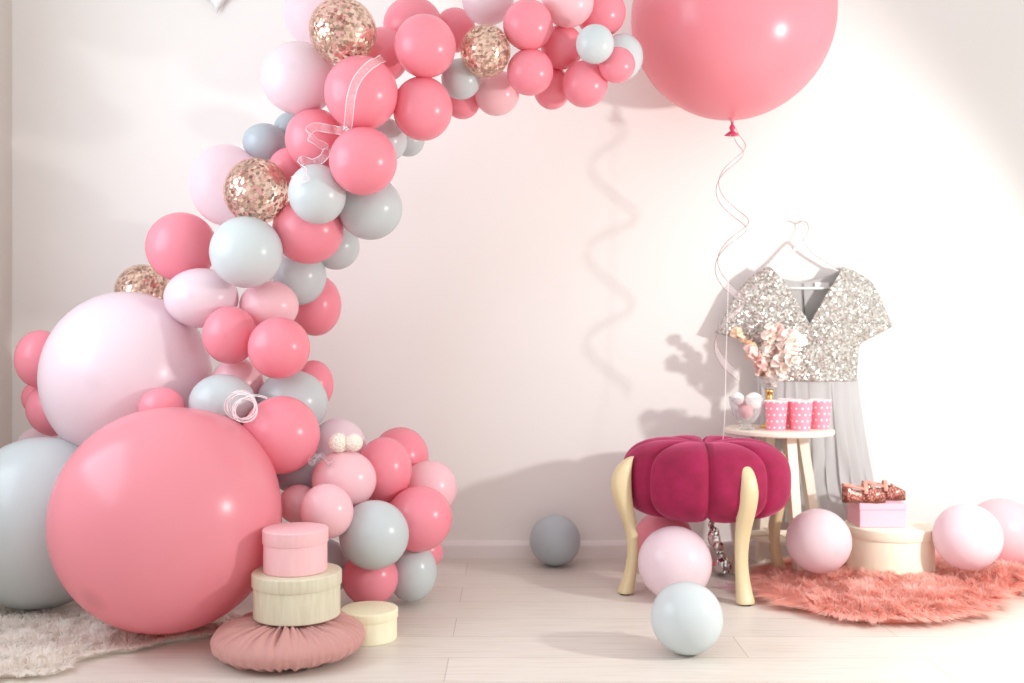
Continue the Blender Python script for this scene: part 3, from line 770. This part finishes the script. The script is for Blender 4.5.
# shoes: toe towards +X
def shoe(loc, rz, label):
    r_ = empty('glitter_shoe', loc, label, 'shoe', 'pair of glitter shoes on the shoe box', rz); r_.scale = (1, 1.08, 1.38)
    Ls = .150
    def half(s):   # half width of the sole along its length, heel to toe
        return .0245*(.80+.10*math.cos(2*PI*s*1.0)+.22*math.sin(PI*s)**2*(1 if s > .5 else .1))*min(1, (s*9)**.5 if s > 0 else 0)*min(1, ((1-s)*4.5)**.5 if s < 1 else 0)
    def curve_mid(s): return .004*math.sin(PI*s)
    n = 30; m_ = 20
    # sole
    bm = bmesh.new(); out = []
    for i in range(n+1):
        s = i/n; out.append((s*Ls-Ls/2, half(s)+curve_mid(s)))
    for i in range(n-1, 0, -1):
        s = i/n; out.append((s*Ls-Ls/2, -half(s)+curve_mid(s)))
    lo = [bm.verts.new((x, y*1.04, 0)) for x, y in out]; hi = [bm.verts.new((x, y*1.04, .005)) for x, y in out]
    bm.faces.new(lo[::-1]); bm.faces.new(hi)
    for k in range(len(out)): bm.faces.new((lo[k], lo[(k+1) % len(out)], hi[(k+1) % len(out)], hi[k]))
    frombm('sole', bm, M['sole'], r_, sharp=40)
    # upper: wall rising from the sole; closed over the toe, open at heel and instep
    vs = []; fs = []; idx = []
    for i in range(n+1):
        s = max(.004, min(.996, i/n)); w_ = half(s)
        if s < .16: top = .044-.03*(s)
        elif s < .66: top = .039-.012*math.sin(PI*(s-.16)/.5)
        else: top = .034-.016*((s-.66)/.34)**1.6
        openf = 1.0 if s < .62 else max(0, 1-(s-.62)/.07)
        row = []
        for j in range(m_+1):
            a = PI*j/m_
            yy = w_*math.cos(a); zz = top*math.sin(a)**.55
            if openf > 0:
                lim = .62
                if abs(math.cos(a)) < lim:
                    yy = w_*math.copysign(lim*openf+abs(math.cos(a))*(1-openf), math.cos(a)) if abs(math.cos(a)) > 1e-6 else 0
            row.append(len(vs)); vs.append(((s-.5)*Ls, yy+curve_mid(s), .005+zz))
        idx.append((row, s))
    for (ra, sa), (rb, sb) in zip(idx, idx[1:]):
        for j in range(m_):
            mid_ = abs(math.cos(PI*(j+.5)/m_))
            if .02 < sa < .64 and mid_ < .60: continue
            fs.append((ra[j], ra[j+1], rb[j+1], rb[j]))
    o = mesh('upper', vs, fs, M['glitter'], r_)
    sd = o.modifiers.new('thickness', 'SOLIDIFY'); sd.thickness = .0022
    # insole
    bm = bmesh.new(); vv = [bm.verts.new((x*.96, y*.9, .008)) for x, y in out]; bm.faces.new(vv)
    g = bmesh.ops.extrude_face_region(bm, geom=bm.faces[:]); 
    for e in g['geom']:
        if isinstance(e, bmesh.types.BMVert): e.co.z -= .002
    frombm('insole', bm, M['insole'], r_, smooth=False)
    # strap across the instep + back binding
    q = [Vector((.004, .0235*math.cos(PI*k/14)+.004, .024+.026*math.sin(PI*k/14))) for k in range(15)]
    frombm('strap', sweep(q, [(.0075, .0016)]*15, 8, up=Vector((0, 1, 0))), M['rose_satin'], r_)
    q = []
    for k in range(25):
        a = PI/2+PI*k/24; q.append(Vector((-.046+.028*math.cos(a)*1.0, .004+.0205*math.sin(a), .043)))
    q = [Vector((.0, .0235, .036))]+q+[Vector((.0, -.0155, .036))]
    frombm('binding', sweep(q, [.003]*len(q), 8), M['rose_satin'], r_)
    bm = bmesh.new()
    for s in (-1, 1):
        g = bmesh.ops.create_icosphere(bm, subdivisions=2, radius=.009)
        bmesh.ops.scale(bm, vec=(.55, 1.3, .7), verts=g['verts']); bmesh.ops.translate(bm, vec=(.030, .004+s*.010, .036), verts=g['verts'])
    frombm('bow', bm, M['rose_satin'], r_)
    return r_
shoe((1.250, sy0+.024, SZ), math.radians(-6), 'rose glitter strapped shoe in front, its heel over the box edge')
shoe((1.345, sy0+.088, SZ), math.radians(-10), 'rose glitter strapped shoe behind, its toe toward the right box edge')

# ------------------------------------------------------------------ stool
SC = Vector((.672, 3.488, 0))
r_ = empty('velvet_stool', SC, 'crimson velvet tufted stool on four curved cream legs', 'stool')
nu, nv = 320, 64; vs = []; fs = []
zb, zt = .240, .515; zm = (zb+zt)/2; hh = (zt-zb)/2
seam0 = math.atan2(-3.488, -.672)+math.radians(3.5)
for j in range(nv+1):
    a = -PI/2+PI*j/nv
    for i in range(nu):
        th = 2*PI*i/nu
        ca, sa = math.cos(a), math.sin(a)
        rr = abs(ca)**.52; zz = math.copysign(abs(sa)**.72, sa)
        u = ((th-seam0)/(PI/4)) % 1.0       # 0/1 at a seam
        lob = 1-(.35*abs(2*u-1)**2+.65*abs(2*u-1)**9)
        prof_ = rr
        depth = .115*(1-lob)
        topd = (1-lob)*(.13*min(1, prof_*2.2))
        R_ = .294*rr*(1-depth*(.9 if rr > .3 else .5))
        z_ = zm+hh*zz*(1-topd*1.3*abs(zz))
        z_ -= .018*math.exp(-(rr/.3)**2)*(1 if zz > 0 else -.3)
        vs.append((R_*math.cos(th), R_*math.sin(th), z_))
for j in range(nv):
    for i in range(nu):
        a, b_ = j*nu+i, j*nu+(i+1) % nu; fs.append((a, b_, b_+nu, a+nu))
mesh('seat', vs, fs, M['velvet'], r_)
# leg profile: (radial, z, half width radial, half width tangential)
lp = [(.255, .462, .004, .007), (.268, .452, .013, .014), (.283, .43, .024, .0225), (.291, .40, .031, .027), (.294, .365, .034, .030), (.289, .325, .031, .030),
      (.279, .285, .026, .028), (.266, .24, .020, .026), (.257, .195, .0175, .0235), (.254, .155, .0165, .0215), (.256, .115, .0165, .0215), (.262, .075, .018, .0235), (.270, .04, .021, .0265), (.278, .015, .0235, .0295), (.281, .006, .023, .029)]
lps = spline([Vector((a, b_, 0)) for a, b_, _, _ in lp], 4); lws = spline([Vector((c_, d_, 0)) for _, _, c_, d_ in lp], 4)
def leg(ang, rf):
    bm = bmesh.new(); rings = []; er = Vector((math.cos(ang), math.sin(ang), 0)); et = Vector((-er.y, er.x, 0)); n = 20
    for p, w_ in zip(lps, lws):
        ctr = er*(p.x*rf)+Vector((0, 0, p.y)); rg = []
        for k in range(n):
            t_ = 2*PI*k/n; c_, s_ = math.cos(t_), math.sin(t_)
            rg.append(bm.verts.new(ctr+er*w_.x*math.copysign(abs(c_)**.7, c_)+et*w_.y*math.copysign(abs(s_)**.85, s_)))
        rings.append(rg)
    for a, b_ in zip(rings, rings[1:]):
        for k in range(n): bm.faces.new((a[k], a[(k+1) % n], b_[(k+1) % n], b_[k]))
    bm.faces.new(rings[0]); bm.faces.new(rings[-1])
    o = frombm('leg', bm, M['cream_wood'], r_)
    c_ = er*(.281*rf); bm = lathe([(0, 0), (.017, 0), (.017, .006), (0, .006)], 20); frombm('foot_pad', bm, M['rubber'], o, c_)
for (dx, dy) in ((.082, -.262), (-.292, -.122), (.298, .112), (-.08, .262)):
    leg(math.atan2(dy, dx), math.hypot(dx, dy)/.281*1.0)

# ------------------------------------------------------------------ side table
TC = Vector((.985, 3.69, 0)); TZ = .531
r_ = empty('side_table', TC, 'small round whitewashed side table holding the pink cups', 'table')
Rt = .197
bm = lathe([(0, TZ-.02), (Rt-.004, TZ-.02), (Rt, TZ-.016), (Rt, TZ-.005), (Rt-.003, TZ-.001), (Rt-.006, TZ), (0, TZ)], 96); frombm('tabletop', bm, M['white_wood'], r_, sharp=35)
feet = []
for k, deg in enumerate((-80, 10, 100, 190)):
    a = math.radians(deg); tp = Vector((math.cos(a)*.085, math.sin(a)*.085, TZ-.02)); ft = Vector((math.cos(a)*.17, math.sin(a)*.17, 0))
    frombm('leg', sweep([tp, ft], [.026, .021], 4, up=Vector((math.cos(a+.78), math.sin(a+.78), 0))), M['white_wood'], r_, smooth=False)
    feet.append(ft.lerp(tp, .135/TZ))
for k in range(2):
    frombm('stretcher', sweep([feet[k]+Vector((0, 0, .012*k)), feet[k+2]+Vector((0, 0, .012*k))], [.011, .011], 4), M['white_wood'], r_, smooth=False)
bm = lathe([(0, .125), (.118, .125), (.12, .129), (.118, .135), (0, .135)], 64); frombm('lower_shelf', bm, M['white_wood'], r_, sharp=35)

def onT(px, D_): return Vector(((px-CX)/F*D_, D_, TZ))
# cups
def cup(loc, label):
    r2 = empty('paper_cup', loc, label, 'cup', 'pink polka dot paper cups on the side table')
    bm = lathe([(0, .004), (.030, .003), (.031, 0), (.0325, 0), (.041, .104), (.0395, .104), (.0312, .006), (0, .006)], 48, uvs=True)
    frombm('cup_wall', bm, M['polka'], r2, sharp=50)
    q = [Vector((.0405*math.cos(2*PI*k/48), .0405*math.sin(2*PI*k/48), .105)) for k in range(49)]
    frombm('rim', sweep(q, [.0022]*49, 8), M['paper_white'], r2)
cup(onT(776, 3.60), 'polka dot pink cup at the front left, beside the gold-stemmed vase')
cup(onT(789.5, 3.695), 'polka dot pink cup behind the gap of the two front cups')
cup(onT(801, 3.60), 'polka dot pink cup in the middle of the front row')
cup(onT(820, 3.66), 'polka dot pink cup at the right rim of the table')
# bowl of sweets
bl = onT(746, 3.63)
r2 = empty('glass_bowl', bl, 'clear footed glass bowl at the left rim of the side table', 'bowl')
bm = lathe([(0, 0), (.028, 0), (.030, .004), (.016, .012), (.015, .018), (.034, .030), (.050, .055), (.059, .090), (.063, .118), (.061, .119), (.056, .092), (.047, .058), (.030, .033), (0, .026)], 56)
frombm('glass', bm, M['glass'], r2)
rnd = random.Random(4)
sweets = [(-.034, -.012, .112, .023, 'marsh', 'white sugar ball, left of the two on top of the glass bowl'), (.026, -.010, .104, .031, 'marsh', 'large white sugar ball on the right side of the glass bowl'),
          (-.004, .028, .094, .024, 'marsh_pink', 'pink sugar ball at the back of the glass bowl'), (-.004, -.020, .064, .024, 'marsh_pink', 'pink sugar ball in the middle of the glass bowl'),
          (.004, .012, .050, .018, 'marsh', 'small white sugar ball low in the glass bowl')]
for (dx, dy, dz, rr, mk, lab) in sweets:
    bm = bmesh.new(); bmesh.ops.create_icosphere(bm, subdivisions=4, radius=rr)
    for v in bm.verts: v.co *= 1+.05*noise.noise(v.co*120)
    tag(frombm('sugar_ball', bm, M[mk], None, bl+Vector((dx, dy, dz))), lab, 'sweet', 'sugar balls in the glass bowl')
# vase
vl = onT(769.5, 3.72)
r2 = empty('stemmed_vase', vl, 'gold-stemmed glass vase holding dried flowers behind the cups', 'vase')
bm = lathe([(0, 0), (.036, 0), (.038, .004), (.020, .010), (.011, .03), (.009, .06), (.012, .085), (.016, .1), (.013, .115), (.012, .130), (.018, .140), (0, .142)], 40); frombm('gold_stem', bm, M['goldmetal'], r2)
bm = lathe([(0, .1425), (.018, .1425), (.026, .150), (.042, .165), (.062, .190), (.060, .191), (.040, .167), (.024, .153), (0, .147)], 48); frombm('glass_cup', bm, M['glass'], r2)
# flowers
def petal_cluster(bm, c_, size, n, rnd):
    for _ in range(n):
        d_ = Vector((rnd.gauss(0, 1), rnd.gauss(0, 1), rnd.gauss(0, 1))).normalized(); s1 = d_.orthogonal().normalized(); s2 = d_.cross(s1)
        L_ = size*rnd.uniform(.7, 1.2); W_ = L_*.6
        rows = []
        for t_, w_, cv in ((0, .15, 0), (.35, .9, .12), (.7, 1, .1), (1, .35, -.12)):
            ctr = c_+d_*L_*t_+s2*L_*cv
            rows.append([bm.verts.new(ctr-s1*W_*w_+s2*W_*.25), bm.verts.new(ctr), bm.verts.new(ctr+s1*W_*w_+s2*W_*.25)])
        for a, b_ in zip(rows, rows[1:]):
            for k in range(2): bm.faces.new((a[k], a[k+1], b_[k+1], b_[k]))
def spray(tip, mk, label, n, s0, s1, seed, dark=None):
    rnd = random.Random(seed); base = vl+Vector((0, 0, .150)); tipv = P(tip[0], tip[1], tip[2])
    r3 = empty('dried_flower', base, label, 'flower', 'dried flowers in the stemmed vase')
    mid_ = (base+tipv)/2+Vector((0, 0, .01)); q = spline([Vector((0, 0, 0)), mid_-base, tipv-base], 8)
    frombm('stem', sweep(q, [.002]*len(q), 6), M['stem'], r3)
    bm = bmesh.new()
    for k in range(n):
        t_ = .28+.72*k/(n-1); p = q[min(len(q)-1, int(t_*(len(q)-1)))]
        off_ = Vector((rnd.gauss(0, 1), rnd.gauss(0, 1), 0))*.006
        petal_cluster(bm, p+off_, 1.55*(s0+(s1-s0)*(k/(n-1))), 14, rnd)
    frombm('blossoms', bm, M[mk], r3)
spray((740, 333, 3.70), 'petal_peach', 'peach dried flower spike leaning far left over the glass bowl', 8, .016, .014, 1)
spray((753, 352, 3.66), 'petal_pink', 'short blush dried flower leaning left, below the peach spike', 5, .016, .018, 2)
spray((769, 330, 3.72), 'petal', 'upright cream dried flower spike in the centre of the vase', 9, .020, .018, 3)
spray((777, 329, 3.75), 'petal_pink', 'upright blush dried flower spike right of the centre', 8, .016, .015, 4)
spray((793, 338, 3.70), 'petal', 'full cream bloom leaning right against the sequin dress', 9, .020, .032, 5)
spray((789, 360, 3.66), 'petal', 'low cream dried flower on the right side of the vase', 6, .018, .022, 6)

# ------------------------------------------------------------------ dress
DW = 3.86
def interp(tab, y):
    if y <= tab[0][0]: return tab[0][1]
    for (a, b_), (c_, d_) in zip(tab, tab[1:]):
        if y <= c_: return b_+(d_-b_)*(y-a)/(c_-a)
    return tab[-1][1]
Rout = [(267, 844), (270, 853), (275, 862), (282, 872), (290, 877), (300, 882), (312, 887), (326, 893.5), (332, 884), (343, 861), (350, 859), (378, 857), (381, 857)]
Lout = [(267, 765), (270, 761), (275, 753), (280, 747), (287, 741), (295, 735), (305, 730), (320, 722), (333, 714.5), (338, 735), (343, 754), (350, 757), (378, 758), (381, 758)]
VR = [(267, 840), (275, 836), (290, 826), (323, 807)]
VL = [(267, 768), (275, 775), (285, 784), (300, 792), (323, 806)]
dr = empty('sequin_dress', P(807, 390, DW), 'silver sequin dress with short sleeves and grey tulle skirt on a white hanger', 'dress')
base = Vector(dr.location)
def bulge(px, py, l_, r__):
    u = (px-l_)/(r__-l_); e = (max(0, 1-(2*u-1)**2))**.5
    return e
def panel(name, ytop, ybot, lf, rf, mt, sgn, depth, nx=60, ny=56, warp=True):
    vs = []; fs = []
    for j in range(ny+1):
        y = ytop+(ybot-ytop)*j/ny; l_, r__ = lf(y), rf(y); lo_, ro_ = interp(Lout, y), interp(Rout, y)
        for i in range(nx+1):
            x = l_+(r__-l_)*i/nx; e = bulge(x, y, lo_, ro_)
            rip = .006*noise.noise(Vector((x*.06, y*.025, sgn))) if warp else 0
            vs.append(P(x, y, DW)-base+Vector((0, sgn*(depth*e+rip*e), 0)))
    for j in range(ny):
        for i in range(nx):
            a = j*(nx+1)+i; fs.append((a, a+1, a+nx+2, a+nx+1))
    return vs, fs
allv = []; allf = []
for part in (panel('', 323, 381, lambda y: interp(Lout, y), lambda y: interp(Rout, y), None, -1, .045, 90, 30),
             panel('', 267, 323, lambda y: interp(Lout, y), lambda y: min(interp(VL, y), 806.5), None, -1, .045),
             panel('', 267, 323, lambda y: max(interp(VR, y), 806.5), lambda y: interp(Rout, y), None, -1, .045)):
    k = len(allv); allv += part[0]; allf += [tuple(q+k for q in f) for f in part[1]]
o = mesh('bodice', allv, allf, M['sequin'], dr)
sd = o.modifiers.new('thickness', 'SOLIDIFY'); sd.thickness = .004; sd.offset = -1
def backtop(x): return 281-10*((x-803)/36)**2
vs = []; fs = []; nx = 70; ny = 40
for j in range(ny+1):
    for i in range(nx+1):
        v_ = j/ny
        x = 767+(845-767)*i/nx if True else 0
        yt = max(268, backtop(x)); y = yt+(381-yt)*v_
        lo_, ro_ = interp(Lout, y), interp(Rout, y)
        # widen lower rows towards the full torso width
        xx = x; e = bulge(xx, y, lo_, ro_)
        vs.append(P(xx, y, DW)-base+Vector((0, .030*e, 0)))
for j in range(ny):
    for i in range(nx):
        a = j*(nx+1)+i; fs.append((a, a+1, a+nx+2, a+nx+1))
for (lf, rf) in ((lambda y: interp(Lout, y), lambda y: 767.5), (lambda y: 844.5, lambda y: interp(Rout, y))):
    v2, f2 = panel('', 269, 381, lf, rf, None, 1, .030, 20, 40, False); k = len(vs); vs += v2; fs += [tuple(q+k for q in f) for f in f2]
o = mesh('lining', vs, fs, M['lining'], dr); sd = o.modifiers.new('thickness', 'SOLIDIFY'); sd.thickness = .002
bm = sweep([P(803, 283, DW+.022)-base, P(803.3, 290, DW+.022)-base, P(804, 303, DW+.022)-base, P(804.5, 318, DW+.022)-base], [(.0015, .001), (.0035, .0012), (.005, .0012), (.0015, .001)], 8)
frombm('keyhole_slit', bm, M['slit'], dr)  # solid dark sliver, painted shade in place of a cut opening
bm = bmesh.new(); a_, b_ = P(815, 282.5, DW+.018)-base, P(829, 288, DW+.018)-base; box_bm(bm, a_.x, b_.x, a_.y-.001, a_.y+.0005, b_.z, a_.z); frombm('label_tag', bm, M['tag_white'], dr, smooth=False)
# skirt: gathered tube
nu, nv = 420, 50; vs = []; fs = []
for layer in range(1):
    for j in range(nv+1):
        s = j/nv; y = 377+(519-377)*s
        l_ = 758+4*s-10*s*s; r__ = 857+11*s+10*s*s; cx_ = (l_+r__)/2; hw = (r__-l_)/2*DW/F
        for i in range(nu):
            th = 2*PI*i/nu
            f1 = math.sin(22*th+3.0*noise.noise(Vector((math.cos(th)*2, math.sin(th)*2, s*1.4)))*3)
            f2 = noise.noise(Vector((math.cos(th)*9, math.sin(th)*9, s*1.2)))
            amp = .008+.026*s
            k = 1+(amp*(f1+1.4*f2))/.06*.35
            x = hw*math.cos(th)*(1+.04*f2*s); yy = (.040+.016*s)*math.sin(th)*k
            if math.sin(th) > 0: yy = min(yy, .052)
            hem = .012*noise.noise(Vector((math.cos(th)*3, math.sin(th)*3, 8)))*s
            pz = P(cx_, y, DW)-base
            vs.append(Vector((pz.x+x+amp*.5*math.cos(26*th), yy*.98, pz.z+hem)))
for j in range(nv):
    for i in range(nu):
        a, b_ = j*nu+i, j*nu+(i+1) % nu; fs.append((a, b_, b_+nu, a+nu))
mesh('skirt', vs, fs, M['tulle'], dr)
# hanger
hg = empty('coat_hanger', P(803, 250, DW), 'white hanger carrying the sequin dress on the wall', 'hanger'); hb = Vector(hg.location)
HD = DW+.004
q = spline([P(x, y, HD)-hb for x, y in ((757, 281), (770, 273), (783, 262), (794, 250), (800, 244), (803, 242.5), (806.5, 244.5), (813, 252), (828, 262), (843, 271), (853, 278))], 6)
frombm('shoulder_bar', sweep(q, [(.006, .0065)]*len(q), 10), M['hanger'], hg)
frombm('cross_bar', sweep([P(765, 288.3, HD-.010)-hb, P(803, 288.3, HD-.013)-hb, P(848, 288.3, HD-.010)-hb], [.0048]*3, 10), M['hanger'], hg)
q = spline([P(x, y, HD+.01)-hb for x, y in ((803, 243), (803.5, 240), (806, 235), (808.5, 229), (807, 223), (802, 221), (796.5, 223), (794.5, 227))], 6)
frombm('hook', sweep(q, [.0019]*len(q), 8), M['wire'], hg)
bm = sweep([P(802, 221.6, HD+.008), Vector((P(802, 221.6, HD).x, WALL+.002, P(802, 221.6, HD).z))], [.003, .003], 10)
tag(frombm('wall_nail', bm, M['hanger'], None), 'small white nail in the wall holding the hanger', 'nail')

# ------------------------------------------------------------------ foil weight and scraps
fc = P(722, 563, 3.63); fc.z = .038
r2 = empty('balloon_weight', Vector((fc.x, fc.y, 0)), 'crumpled silver foil balloon weight on the floor behind the stool', 'balloon weight')
def crumple(bm, amp, fr):
    for v in bm.verts:
        nn = noise.cell_vector(v.co*fr); v.co += (nn-Vector((.5, .5, .5)))*amp
bm = bmesh.new(); bmesh.ops.create_icosphere(bm, subdivisions=4, radius=.036); crumple(bm, .007, 55); bmesh.ops.translate(bm, vec=(0, 0, .038), verts=bm.verts)
for v in bm.verts: v.co.z = max(v.co.z, .0005)
frombm('foil_ball', bm, M['foil'], r2, smooth=False)
q = spline([Vector((0, 0, .066)), Vector((-.014, 0, .10)), Vector((-.028, 0, .13)), Vector((-.030, 0, .16)), Vector((-.040, 0, .185)), Vector((-.034, 0, .20))], 6)
bm = sweep(q, [.008+.014*math.sin(PI*min(1, k/24))*(1 if k < 26 else .3) for k in range(len(q))], 14); crumple(bm, .008, 80)
frombm('foil_tuft', bm, M['foil'], r2, smooth=False)
for k, (px, py, lab) in enumerate(((728, 589, 'curled pink plastic ribbon scrap left of the front stool leg'), (756, 586, 'curled pink plastic ribbon scrap right of the front stool leg by the rug'))):
    c_ = Vector((*floor_pt(px, py), 0)); pts = []; wd = []
    for i in range(70):
        a = i*.30+k; s = i/69
        pts.append(c_+Vector((-.03+.06*s+.011*math.cos(a), .010*math.sin(a*.5), .013+.010*math.sin(a)))); wd.append(Vector((.2, 1, 0)))
    vs = []; fs = []
    for p, d_ in zip(pts, wd): vs += [p-c_-d_.normalized()*.0022, p-c_+d_.normalized()*.0022]
    for i in range(69): fs.append((2*i, 2*i+1, 2*i+3, 2*i+2))
    o = mesh('ribbon_scrap', vs, fs, M['plastic_pink'], None, c_, fix=False); sd = o.modifiers.new('t', 'SOLIDIFY'); sd.thickness = .0006
    tag(o, lab, 'ribbon', 'pink ribbon scraps on the floor')

# ------------------------------------------------------------------ light, world, camera
w = bpy.data.worlds.new('world'); sc.world = w; w.use_nodes = True
bg = w.node_tree.nodes['Background']; bg.inputs[0].default_value = (.985, .97, .965, 1); bg.inputs[1].default_value = 1.05
def aim(o, tgt): o.rotation_euler = (Vector(tgt)-Vector(o.location)).to_track_quat('-Z', 'Y').to_euler()
l = bpy.data.lights.new('studio_lamp', 'SPOT'); l.energy = 118; l.color = (1, .985, .955); l.shadow_soft_size = .055; l.spot_size = math.radians(134); l.spot_blend = .28
o = bpy.data.objects.new('studio_lamp', l); COL.objects.link(o); o.location = (2.15, 2.08, 1.07); aim(o, (.55, 2.98, .34))
l = bpy.data.lights.new('window_daylight', 'AREA'); l.shape = 'RECTANGLE'; l.size = 1.8; l.size_y = 1.5; l.energy = 44; l.color = (.76, .88, 1)
o = bpy.data.objects.new('window_daylight', l); COL.objects.link(o); o.location = (LEFTX-.16, (wy0+wy1)/2, (wz0+wz1)/2); aim(o, (0, (wy0+wy1)/2+.0, (wz0+wz1)/2))
cam = bpy.data.cameras.new('camera'); co = bpy.data.objects.new('camera', cam); COL.objects.link(co)
co.location = (0, 0, CH); co.rotation_euler = (PI/2, 0, 0)
cam.sensor_width = 36; cam.lens = 36*F/1024; cam.clip_start = .05
cam.dof.use_dof = True; cam.dof.focus_distance = 3.0; cam.dof.aperture_fstop = 1.6
sc.camera = co
sc.view_settings.view_transform = 'Standard'; sc.view_settings.look = 'None'; sc.view_settings.gamma = 1; sc.view_settings.exposure = 0
sc.cycles.use_denoising = True
sc.cycles.max_bounces = 12; sc.cycles.diffuse_bounces = 7; sc.cycles.transparent_max_bounces = 16
